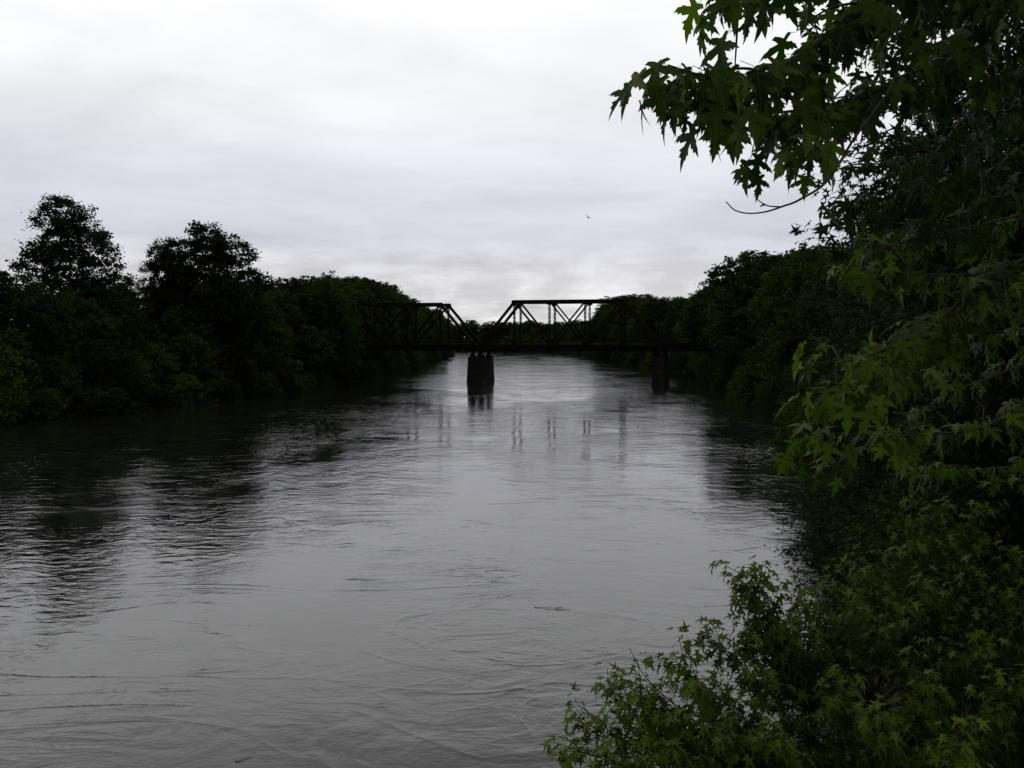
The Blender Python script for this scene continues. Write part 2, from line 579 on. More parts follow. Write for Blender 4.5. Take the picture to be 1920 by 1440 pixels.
def track(t, a, b):
    q = MB()
    n = int((b - a) / 0.52)
    for k in range(n):
        q.box((a + 0.2 + k * 0.52, TRUSS_W / 2 + 0.06 * math.sin(k * 2.7), Z_BOT + 0.92), (0.24, 3.1, 0.22))
    tag(q.build('ties', M['tie'], t), kind='stuff')
    for y in (-0.72, 0.72):
        r = MB().box(((a + b) / 2, TRUSS_W / 2 + y, Z_BOT + 1.05), (b - a, 0.13, 0.03))
        r.box(((a + b) / 2, TRUSS_W / 2 + y, Z_BOT + 1.12), (b - a, 0.03, 0.11))
        r.box(((a + b) / 2, TRUSS_W / 2 + y, Z_BOT + 1.19), (b - a, 0.07, 0.035))
        r.build('rail', M['rail'], t)


SPG = 'spans of the railway bridge'
truss_span('rusty steel truss span between the two river piers, sky showing through its panels', 0.55, Z_TOP, SPG)
truss_span('rusty steel truss span running from the mid-river pier into the trees', -0.55 - 5 * PANEL, Z_TOP - 0.35, SPG)


def girder_span(label, s0, L):
    o2 = PIER + U * s0
    t = thing('girder_span', label, 'bridge', (o2[0], o2[1], 0), BR_ROT, group=SPG)
    for y in (0.3, TRUSS_W - 0.3):
        s = -1 if y < 1 else 1
        q = MB().box((L / 2, y, (Z_BOT + Z_DECK) / 2), (L, 0.05, Z_DECK - Z_BOT))
        q.box((L / 2, y, Z_BOT + 0.03), (L, 0.4, 0.05)).box((L / 2, y, Z_DECK - 0.03), (L, 0.4, 0.05))
        for k in range(int(L / 1.5)):
            q.box((0.5 + k * 1.5, y + s * 0.09, (Z_BOT + Z_DECK) / 2), (0.06, 0.12, Z_DECK - Z_BOT - 0.12))
        q.build('plate_girder', M['steel'], t)
    for k in range(int(L / 4) + 1):
        MB().bar((0.4 + k * 4, 0.35, Z_BOT + 0.42), (0.4 + k * 4, TRUSS_W - 0.35, Z_BOT + 0.42), 0.2, 0.6, (0, 0, 1)).build('cross_beam', M['steel'], t)
    track(t, 0.05, L - 0.05)


SR = 0.55 + 5 * PANEL + 0.55
girder_span('low rusty plate girder span leading from the truss into the wooded bank', SR, 15.0)
girder_span('rusty plate girder approach behind the trees at the other truss end', -0.55 - 5 * PANEL - 0.5 - 14, 14.0)


def pier(label, s, w, length, y0, ztop, shoes, batter=0.22):
    o2 = PIER + U * s
    zb = -2.5
    t = thing('stone_pier', label, 'pier', (o2[0], o2[1], 0), BR_ROT, group='piers of the railway bridge')
    q = MB()
    n = 9
    rr = random.Random(int(s * 10) + 5)
    zs = np.linspace(zb, ztop - 0.45, n + 1)
    for i in range(n):                       # courses, joints recessed
        z0, z1 = zs[i], zs[i + 1]
        f = 1 - (z0 + z1) / 2 / ztop
        W, Ln = w + 2 * batter * f, length + 2 * batter * f
        q.box((0, y0 + length / 2, (z0 + z1) / 2), (W - 0.10, Ln - 0.10, z1 - z0))
    q.build('core', M['stone'], t)
    for i in range(n):
        z0, z1 = zs[i], zs[i + 1]
        f = 1 - (z0 + z1) / 2 / ztop
        W, Ln = w + 2 * batter * f, length + 2 * batter * f
        if z1 < 0:
            continue
        k = max(2, round(W / 1.2))
        cuts = np.linspace(-W / 2, W / 2, k + 1)
        if i % 2:
            cuts = np.concatenate([[-W / 2], (cuts[:-1] + cuts[1:]) / 2, [W / 2]])
        for a, b in zip(cuts[:-1], cuts[1:]):
            for yy in (y0 - (Ln - length) / 2, y0 + length + (Ln - length) / 2):
                sgn = -1 if yy < y0 + 1 else 1
                MB().box(((a + b) / 2, yy - sgn * 0.14 + sgn * rr.uniform(-0.03, 0.06), (z0 + z1) / 2),
                         (b - a - 0.03, 0.30, z1 - z0 - 0.03)).build('stone', M['stone'], t)
        k = round(Ln / 1.5)
        ya, yb = y0 - (Ln - length) / 2 + 0.17, y0 + length + (Ln - length) / 2 - 0.17
        cuts = np.linspace(ya, yb, k + 1)
        if i % 2:
            cuts = np.concatenate([[ya], (cuts[:-1] + cuts[1:]) / 2, [yb]])
        for a, b in zip(cuts[:-1], cuts[1:]):
            for sx in (-1, 1):
                MB().box((sx * (W / 2 - 0.14 + rr.uniform(-0.015, 0.03)), (a + b) / 2, (z0 + z1) / 2),
                         (0.30, b - a - 0.03, z1 - z0 - 0.03)).build('stone', M['stone'], t)
    MB().box((0, y0 + length / 2, ztop - 0.225), (w + 0.12, length + 0.12, 0.45)).build('cap', M['stone'], t)
    for sx in shoes:                          # cast bearing shoes, wide foot and narrow head
        for y in (0.0, TRUSS_W):
            q = MB()
            H = Z_BOT - ztop
            v = []
            for z, hw, hy in ((ztop, 0.62, 0.45), (ztop + 0.14, 0.60, 0.45), (ztop + 0.2, 0.50, 0.3), (ztop + H * 0.62, 0.16, 0.2),
                              (ztop + H * 0.78, 0.16, 0.2), (ztop + H * 0.86, 0.34, 0.3), (ztop + H, 0.36, 0.3)):
                v += [(sx - hw, y - hy, z), (sx + hw, y - hy, z), (sx + hw, y + hy, z), (sx - hw, y + hy, z)]
            f = [(3, 2, 1, 0), (24, 25, 26, 27)]
            for r_ in range(6):
                for k in range(4):
                    f.append((r_ * 4 + k, r_ * 4 + (k + 1) % 4, r_ * 4 + 4 + (k + 1) % 4, r_ * 4 + 4 + k))
            q.add(v, f).build('bearing_shoe', M['steel'], t)
    return t


pier('broad dark stone pier standing mid-river where the two truss spans meet', 0.0, 2.3, 9.0, -2.0, 4.5, (-0.85, 0.85))
pier('narrower dark stone pier under the joint of truss and plate girder span', SR - 0.3, 1.95, 7.8, -1.4, 4.5, (-0.65, 0.65))
pier('stone pier half hidden in foliage at the wooded end of the truss', -0.75 - 5 * PANEL, 2.4, 8.4, -1.6, 4.5, (-0.65, 0.65))


# ------------------------------------------------------------------ trees: generators
def diamond_leaves(cent, nrm, size, rng, aspect=0.62):
    """folded leaf diamonds (two triangles each)"""
    n = len(cent)
    a = unit(rng.normal(size=(n, 3)))
    d = unit(np.cross(nrm, a))
    s = np.cross(nrm, d)
    L = size[:, None]
    v = np.empty((n, 4, 3))
    v[:, 0] = cent - d * L * 0.5
    v[:, 1] = cent + s * L * aspect * 0.5 + nrm * L * 0.08
    v[:, 2] = cent + d * L * 0.5 - nrm * L * 0.10
    v[:, 3] = cent - s * L * aspect * 0.5 + nrm * L * 0.08
    q = np.arange(n * 4).reshape(n, 4)
    f = np.concatenate([q[:, [0, 1, 2]], q[:, [0, 2, 3]]])
    return v.reshape(-1, 3), f


STAR = np.array([(0, 0, 0), (0.30, 0.04, 0.03), (0.10, 0.24, 0.02), (0.54, 0.54, -0.06), (0.11, 0.48, 0.0), (0, 1.08, -0.16),
                 (-0.11, 0.48, 0.0), (-0.54, 0.54, -0.06), (-0.10, 0.24, 0.02), (-0.30, 0.04, 0.03)])
STARF = np.array([(0, 1, 2), (2, 3, 4), (0, 2, 4), (0, 4, 6), (4, 5, 6), (0, 6, 8), (6, 7, 8), (0, 8, 9)])


def star_leaves(base, dirs, nrm, size):
    """small lobed leaves, eight triangles each"""
    s = np.cross(dirs, nrm)
    v = base[:, None, :] + size[:, None, None] * (STAR[None, :, 0, None] * s[:, None, :] + STAR[None, :, 1, None] * dirs[:, None, :] + STAR[None, :, 2, None] * nrm[:, None, :])
    n = len(base)
    f = (np.arange(n)[:, None, None] * len(STAR) + STARF[None]).reshape(-1, 3)
    return v.reshape(-1, 3), f


def grow(seed, H, spread, clear, lobes, clumps, per, leaf, openness=0.0, shape='round', limb_r=0.22, star=False, droop=0.0, clump_r=0.75):
    """returns (trunk arrays, crown arrays, tint) for one tree of height H"""
    rng = np.random.default_rng(seed)
    mb = MB()
    lean = rng.normal(0, 0.03 * H, 2)
    tp = [np.array([0, 0, -0.6])]
    for k in range(1, 7):
        q = k / 6
        tp.append(np.array([lean[0] * q + rng.normal(0, 0.10), lean[1] * q + rng.normal(0, 0.10), H * 0.86 * q]))
    tp = smooth_path(tp, 4)
    mb.tube(tp, np.linspace(limb_r, 0.03, len(tp)) * (1 + 0.5 * np.exp(-np.linspace(0, 18, len(tp)))), 8)
    cz0, cz1 = clear * H, H
    centers, radii = [], []
    for i in range(lobes):
        q = (i + 0.5) / lobes
        zq = q ** 0.85
        prof = {'round': math.sin(math.pi * (0.10 + 0.84 * zq)) ** 0.7, 'cone': (1 - zq) ** 0.6 + 0.12,
                'vase': math.sin(math.pi * (0.06 + 0.80 * zq ** 0.8)) ** 0.8}[shape]
        az = i * 2.39996 + rng.uniform(-0.5, 0.5)
        rr = spread * prof * rng.uniform(0.45, 0.80)
        z = cz0 + (cz1 - cz0) * (0.08 + 0.82 * zq)
        i0 = min(len(tp) - 1, int(len(tp) * max(0.12, min(0.95, (z - 0.28 * rr - 0.08 * H) / (H * 0.86)))))
        c = np.array([tp[i0][0] + math.cos(az) * rr, tp[i0][1] + math.sin(az) * rr, z])
        rad = spread * rng.uniform(0.30, 0.48) * (0.75 + 0.35 * prof)
        rad = min(rad, (cz1 - cz0) * 0.24)
        c[2] = min(c[2], H - rad * 0.75)
        centers.append(c); radii.append(rad)
        mid = (tp[i0] + c) / 2 + np.array([0, 0, -0.06 * rr]) + rng.normal(0, 0.15, 3)
        path = smooth_path([tp[i0], mid, c], 4)
        mb.tube(path, np.linspace(limb_r * (0.5 - 0.3 * q), 0.025, len(path)), 5)
        for _ in range(3):
            e = c + unit(rng.normal(size=3)) * rad * 0.8
            mb.tube([c - (c - mid) * 0.3, (c + e) / 2 + rng.normal(0, 0.1, 3), e], [0.035, 0.025, 0.012], 4)
    centers, radii = np.array(centers), np.array(radii)
    w = radii ** 2; w /= w.sum()
    which = rng.choice(len(radii), clumps, p=w)
    d = unit(rng.normal(size=(clumps, 3)) + np.array([0, 0, 0.25]))
    r = rng.uniform(0.45, 1.0, clumps) ** 0.6
    # uneven outline: some clumps push well out
    r *= 1 + (0.12 if star else 0.22 if openness else 0.42) * rng.random(clumps) ** 3
    cc = centers[which] + d * (radii[which] * r)[:, None] * np.array([1, 1, 0.82])
    cc[:, 2] = np.maximum(cc[:, 2], 0.15 + 0.25 * rng.random(clumps))
    if openness > 0:
        cc = cc[rng.random(clumps) > openness]
    n = len(cc) * per
    cid = np.repeat(np.arange(len(cc)), per)
    off = rng.normal(size=(n, 3)) * clump_r * np.array([1, 1, 0.6]) * rng.uniform(0.5, 1.2, len(cc))[cid][:, None] * 0.55
    pos = cc[cid] + off
    out = unit(pos - np.array([lean[0] * 0.6, lean[1] * 0.6, H * 0.45]))
    nrm = unit(out * 0.55 + np.array([0, 0, 0.65]) + rng.normal(size=(n, 3)) * 0.55)
    size = leaf * rng.uniform(0.65, 1.3, n)
    tint_c = np.clip(rng.normal(0.5, 0.25, len(cc)), 0, 1)
    tint = np.clip(tint_c[cid] + rng.normal(0, 0.12, n), 0, 1)
    if star:
        dirs = unit(out * np.array([1, 1, 0.3]) + np.array([0, 0, -0.35 - droop]) + rng.normal(size=(n, 3)) * 0.45)
        nrm = unit(nrm - dirs * np.sum(nrm * dirs, 1)[:, None])
        v, f = star_leaves(pos, dirs, nrm, size)
        return mb, v, f, np.repeat(tint, len(STAR)), (pos, dirs, nrm, size, tint)
    v, f = diamond_leaves(pos, nrm, size, rng)
    return mb, v, f, np.repeat(tint, 4), None


class Proto:
    def __init__(self, name, leafm, **kw):
        mb, v, f, tint, self.leaves = grow(**kw)
        self.H = kw['H']
        self.trunk = mesh(name + '_trunk', np.concatenate(mb.v), mb.f, M['bark'], smooth=True)
        self.crown = mesh(name + '_crown', v, f, M[leafm], tint)
        self.top = float(np.quantile(v[:, 2], 0.998))

    def place(self, name, label, cat, x, y, top, rot, group, sx=1.0):
        """plant it at x, y so that its highest leaves reach 'top' metres above the river"""
        z = float(ground_z(np.array(x), np.array(y)))
        s = (top - z) / self.top
        t = thing(name, label, cat, (x, y, z), rot, (s * sx, s * sx, s), group)
        obj('trunk', self.trunk, t)
        obj('crown', self.crown, t)
        return t


FAR = [Proto('tree_a', 'leaf_far', seed=21, H=19, spread=5.6, clear=0.10, lobes=24, clumps=560, per=24, leaf=0.52),
       Proto('tree_b', 'leaf_far', seed=22, H=19, spread=6.4, clear=0.08, lobes=28, clumps=600, per=24, leaf=0.52, shape='vase'),
       Proto('tree_c', 'leaf_far', seed=23, H=19, spread=4.9, clear=0.08, lobes=22, clumps=520, per=24, leaf=0.50),
       Proto('tree_d', 'leaf_dark', seed=24, H=19, spread=5.6, clear=0.10, lobes=26, clumps=560, per=24, leaf=0.52),
       Proto('tree_e', 'leaf_far', seed=25, H=19, spread=5.9, clear=0.06, lobes=26, clumps=560, per=26, leaf=0.46, shape='vase')]
OPEN = [Proto('open_tree_a', 'leaf_dark', seed=31, H=24, spread=6.6, clear=0.15, lobes=34, clumps=620, per=52, leaf=0.44, openness=0.16, shape='round', clump_r=0.95),
        Proto('open_tree_b', 'leaf_dark', seed=37, H=22, spread=7.6, clear=0.06, lobes=36, clumps=760, per=50, leaf=0.44, openness=0.02, shape='round', clump_r=0.95)]
SHRUB = [Proto('shrub_a', 'leaf_far', seed=41, H=7, spread=3.9, clear=0.0, lobes=18, clumps=380, per=22, leaf=0.30, limb_r=0.10, clump_r=0.55),
         Proto('shrub_b', 'leaf_far', seed=42, H=7, spread=3.5, clear=0.0, lobes=16, clumps=340, per=22, leaf=0.30, limb_r=0.10, shape='cone', clump_r=0.55),
         Proto('shrub_c', 'leaf_dark', seed=43, H=7, spread=4.1, clear=0.0, lobes=18, clumps=380, per=22, leaf=0.28, limb_r=0.10, shape='vase', clump_r=0.55)]


def height_for(px, py, d):
    return CAM_H + (632 - py) / F_PX * d


def px_of(x, y): return 960 + x / y * F_PX


# ------------------------------------------------------------------ the wooded banks
SKY_L = ([-200, 0, 60, 230, 270, 330, 520, 560, 620, 700, 745, 780, 835, 862, 900, 960], [470, 482, 515, 520, 525, 520, 522, 512, 508, 520, 540, 566, 580, 600, 606, 610])
SKY_R = ([960, 1010, 1050, 1085, 1108, 1122, 1140, 1200, 1275, 1295, 1340, 1400, 1450, 1500, 1560, 1700], [613, 610, 604, 592, 578, 554, 549, 552, 556, 532, 512, 478, 474, 468, 460, 440])
rg = random.Random(5)


ORD = ('first second third fourth fifth sixth seventh eighth ninth tenth eleventh twelfth thirteenth fourteenth fifteenth sixteenth seventeenth eighteenth '
       'nineteenth twentieth').split()
ORD += ['twenty-' + w for w in ORD[:9]] + ['thirtieth'] + ['thirty-' + w for w in ORD[:9]] + ['fortieth'] + ['forty-' + w for w in ORD[:9]] + ['fiftieth'] + ['fifty-' + w for w in ORD[:9]] + ['sixtieth'] + ['sixty-' + w for w in ORD[:9]]


def plant_row(side, ys, inset, drop, protos, name, label, cat, group, hmin=9, hmax=27, jit=1.5, sx=(0.9, 1.15), cap=None):
    made = []
    for y in ys:
        y = y + rg.uniform(-jit, jit)
        ins = inset + rg.uniform(-1.2, 1.2)
        x = float(bank_left(y) - ins) if side == 'L' else float(bank_right(y) + ins)
        p = px_of(x, y)
        if p < -140 or p > 2060:
            continue
        wpx = F_PX / y * (1.5 if side == 'L' else -5.0)
        sk = max(np.interp(p + q * wpx, *(SKY_L if side == 'L' else SKY_R)) for q in (0, 0.5, 1)) if y > 184 else np.interp(p, *(SKY_L if side == 'L' else SKY_R))
        top = height_for(p, sk + rg.uniform(*drop), math.hypot(y, 0))
        if cap:
            top = rg.uniform(*cap)
        top = max(hmin, min(hmax, top))
        pr = protos[rg.randrange(len(protos))]
        made.append((abs(y - 180), pr.place(name, label, cat, x, y, top, rg.uniform(0, 6.28), group, rg.uniform(*sx))))
    for i, (_, o) in enumerate(sorted(made, key=lambda e: e[0])):       # counted along the row from the bridge
        o['label'] = label.replace('*', ORD[i])


# left bank, this side of the bridge
HID, OPN = 'the half-hidden truss', 'the open truss'
plant_row('L', np.arange(84, 176, 7.5), 5.5, (6, 60), FAR, 'broadleaf_tree', '* tree from the half-hidden truss in the front row on its near side',
          'tree', 'front row trees before the half-hidden truss')
plant_row('L', np.arange(88, 190, 9), 14, (-8, 30), FAR, 'broadleaf_tree', '* tree from the half-hidden truss in the back row on its near side',
          'tree', 'back row trees before the half-hidden truss')
plant_row('L', np.arange(78, 178, 4.6), 1.6, (0, 0), SHRUB, 'bank_shrub', '* leafy shrub from the half-hidden truss along its near bank', 'shrub',
          'shrubs along the bank before the half-hidden truss', 3, 12, cap=(4.5, 10.5), sx=(0.8, 1.15))
plant_row('L', np.arange(76, 180, 3.6), -0.9, (0, 0), SHRUB, 'water_edge_shrub', '* low shrub dipping into the water from the half-hidden truss along its near bank', 'shrub',
          'low shrubs in the water before the half-hidden truss', 1, 12, cap=(1.8, 4.2), sx=(0.95, 1.5))
for px, d, py, pk, lab in ((640, 172, 548, 1, 'broad tree covering the end of the half-hidden truss'), (612, 166, 520, 4, 'leafy tree just before the covered end of the half-hidden truss')):
    FAR[pk].place('broadleaf_tree', lab, 'tree', *at(px, 632, d)[:2], height_for(px, py, d), px * 0.1, None, 0.75)
plant_row('L', np.arange(84, 230, 9), 24, (6, 30), FAR, 'broadleaf_tree', '* tree from the half-hidden truss in the rearmost row of its near bank',
          'tree', 'rearmost trees before the half-hidden truss')
# tall open crowned trees above the row
OPEN[0].place('tall_tree', 'tall open crowned tree with gappy airy top rising above the wooded bank', 'tree', *at(134, 632, 122)[:2], height_for(134, 372, 122), 0.6, None, 0.86)
OPEN[1].place('tall_tree', 'tall dark spreading tree with dense base and ragged top above the wooded bank', 'tree', *at(405, 632, 138)[:2], height_for(402, 424, 138), 2.2, None, 0.98)
OPEN[1].place('tall_tree', 'slimmer ragged tree rising close beside the dark spreading tree', 'tree', *at(318, 632, 136)[:2], height_for(322, 452, 136), 4.1, None, 0.62)
# left bank, beyond the bridge
plant_row('L', np.arange(196, 330, 10), 4.5, (2, 22), FAR, 'broadleaf_tree', '* tree past the half-hidden truss along the water edge', 'tree',
          'bank-side trees beyond the half-hidden truss')
plant_row('L', np.arange(200, 470, 13), 13, (0, 12), FAR, 'broadleaf_tree', '* tree past the half-hidden truss in the second row', 'tree',
          'second row trees beyond the half-hidden truss')
plant_row('L', np.arange(340, 540, 12), 4.5, (2, 14), FAR, 'broadleaf_tree', '* of the far small trees along the water past the mid-river pier', 'tree', 'far trees past the mid-river pier', 10)
plant_row('L', np.arange(185, 520, 6), -0.3, (0, 0), SHRUB, 'bank_shrub', '* small shrub past the half-hidden truss touching the water', 'shrub', 'shrubs beyond the half-hidden truss', 2, 12, cap=(2.6, 6.5), sx=(1.0, 1.4))
# right bank
plant_row('R', np.arange(96, 172, 8), 6.5, (2, 30), FAR, 'broadleaf_tree', '* tree from the plate girder span in the front row on its near side', 'tree', 'front row trees before the girder span')
plant_row('R', np.arange(100, 186, 9), 15, (0, 12), FAR, 'broadleaf_tree', '* tree from the plate girder span in the back row on its near side', 'tree', 'back row trees before the girder span')
plant_row('R', np.arange(64, 182, 5), 1.8, (0, 0), SHRUB, 'bank_shrub', '* leafy shrub from the plate girder span along its near bank', 'shrub', 'shrubs on the girder span bank', 3, 12, cap=(4, 9.5))
plant_row('R', np.arange(62, 182, 4.2), -0.9, (0, 0), SHRUB, 'water_edge_shrub', '* low shrub dipping into the water from the girder span along its near bank', 'shrub',
          'low shrubs in the water before the girder span', 1, 12, cap=(1.8, 4.0), sx=(0.95, 1.5))
plant_row('R', np.arange(188, 330, 10), 5, (2, 20), FAR, 'broadleaf_tree', '* tree past the open truss along the water edge', 'tree', 'bank-side trees behind the open truss')
plant_row('R', np.arange(196, 480, 12), 14, (0, 10), FAR, 'broadleaf_tree', '* tree past the open truss in the second row', 'tree', 'second row trees behind the open truss')
plant_row('R', np.arange(338, 560, 11), 4.5, (2, 14), FAR, 'broadleaf_tree', '* of the far small trees along the water seen through the open truss', 'tree', 'far trees seen through the truss', 9)
plant_row('R', np.arange(184, 540, 6.5), -0.3, (0, 0), SHRUB, 'bank_shrub', '* small shrub past the open truss touching the water', 'shrub', 'shrubs behind the open truss', 2, 12, cap=(2.6, 6.5), sx=(1.0, 1.4))
FAR[3].place('tall_tree', 'dark round topped tree standing higher than its neighbours above the girder span', 'tree', *at(1500, 632, 158)[:2], height_for(1500, 460, 158), 1.0, None, 1.1)
FAR[0].place('tall_tree', 'tall bushy topped tree next to the dark round topped one', 'tree', *at(1408, 632, 166)[:2], height_for(1408, 474, 166), 2.0, None, 1.05)
# wood closing the bend
for k in range(64):
    px = 700 + k * 9.2 + rg.uniform(-5, 5)
    d = rg.uniform(575, 730)
    x, y = at(px, 632, d)[:2]
    if bank_left(y) - 3 < x < bank_right(y) + 3:
        continue
    FAR[rg.randrange(5)].place('broadleaf_tree', 'tiny distant tree in the wood closing off the river bend', 'tree', x, y, height_for(px, rg.uniform(600, 614), d),
                               rg.uniform(0, 6.28), 'distant wood at the bend', rg.uniform(1.0, 1.4))
for k, y in enumerate(np.arange(548, 700, 3.2)):
    x = float(bank_right(y)) + rg.uniform(2, 5)
    px = px_of(x, y)
    SHRUB[k % 3].place('bank_shrub', 'tiny distant shrub at the foot of the wood closing the bend', 'shrub', x - 2, float(y), rg.uniform(6, 10), rg.uniform(0, 6.28), 'distant shrubs at the bend', rg.uniform(1.0, 1.5))
    FAR[k % 5].place('broadleaf_tree', 'tiny distant tree in the wood closing off the river bend', 'tree', x + 5, float(y), height_for(px, rg.uniform(603, 615), y),
                     rg.uniform(0, 6.28), 'distant wood at the bend', rg.uniform(0.9, 1.3))
for k in range(46):
    px = 840 + k * 6.4 + rg.uniform(-2, 2)
    d = rg.uniform(560, 600)
    x, y = at(px, 632, d)[:2]
    if bank_left(y) - 1 < x < bank_right(y) + 1:
        continue
    SHRUB[rg.randrange(3)].place('bank_shrub', 'tiny distant shrub at the foot of the wood closing the bend', 'shrub', x, y, rg.uniform(6, 10), rg.uniform(0, 6.28), 'distant shrubs at the bend', rg.uniform(1.0, 1.5))

# ------------------------------------------------------------------ foreground silver maples
HALF = [(0.0, 0.0), (0.10, -0.05), (0.22, -0.08), (0.30, 0.00), (0.20, 0.06), (0.13, 0.13), (0.24, 0.18), (0.34, 0.20), (0.40, 0.27), (0.50, 0.33), (0.62, 0.52),
        (0.46, 0.44), (0.42, 0.49), (0.33, 0.40), (0.27, 0.44), (0.10, 0.33), (0.12, 0.46), (0.24, 0.60), (0.15, 0.60), (0.17, 0.74), (0.09, 0.73), (0.07, 0.84)]
RIB = [(0.0, 1.06), (0.0, 0.80), (0.0, 0.58), (0.0, 0.36), (0.0, 0.18)]
NH = len(HALF)
HP = HALF + RIB                                   # right half, outline then back along the midrib
HT = [tuple(t) for t in tessellate_polygon([[Vector((x, y, 0)) for x, y in HP]])]
OUTL = HP + [(-x, y) for x, y in HALF[1:]]        # mirrored left half shares the midrib
MIR = {0: 0, **{i: i for i in range(NH, NH + len(RIB))}, **{i: NH + len(RIB) + i - 1 for i in range(1, NH)}}


def up_facing(t):
    (ax, ay), (bx_, by_), (cx, cy) = (OUTL[i] for i in t)
    return t if (bx_ - ax) * (cy - ay) - (by_ - ay) * (cx - ax) > 0 else t[::-1]


TRI = [up_facing(t) for t in HT] + [up_facing(tuple(MIR[i] for i in t)) for t in HT]


def maple_leaf(seed):
    """lobed, toothed leaf of unit length, its base at the origin, tip along +y, with a thread-like stalk"""
    r = np.random.default_rng(seed)
    p = np.array([(x, y, 0.0) for x, y in OUTL])
    fold, bend = r.uniform(0.15, 0.45), r.uniform(0.18, 0.5)
    sk = r.uniform(-0.18, 0.18)
    x, y = p[:, 0].copy(), p[:, 1].copy()
    z = fold * np.abs(x) - bend * np.maximum(y, 0) ** 2 * 0.6 - 0.5 * np.abs(x) ** 2 * r.uniform(0.6, 1.6)
    flat = p.copy()
    p = np.stack([x * r.uniform(0.85, 1.05) + sk * y * y, y * (1 - 0.12 * bend * y), z + 0.03 * np.sin(9 * y + seed) * np.abs(x)], 1)
    f = [t for t in TRI]
    # stalk
    st, sf = tube([(0, 0.02, 0), (0, -0.20, -0.12), (0, -0.32, -0.40)], [0.009, 0.008, 0.010], 3)
    n = len(p)
    p = np.concatenate([p, np.array(st)])
    flat = np.concatenate([flat, np.array(st) * 0 + 0.3])
    f = f + [tuple(i + n for i in q) for q in sf[:-2]]
    return p, f, flat


LEAFV = [maple_leaf(s) for s in range(70, 77)]


def leaf_attr(me, flat):
    a = me.attributes.new('leaf_pos', 'FLOAT_VECTOR', 'POINT')
    a.data.foreach_set('vector', np.asarray(flat, dtype=np.float32).ravel())
    return me


LEAFM = [leaf_attr(mesh('maple_leaf_%d' % i, v, f, M['leaf_maple'], np.full(len(v), i / 6), True), fl) for i, (v, f, fl) in enumerate(LEAFV)]


def orient(d, n):
    d = unit(d)
    n = unit(np.asarray(n) - d * np.dot(n, d))
    s = np.cross(d, n)
    return np.stack([s, d, n], 1)


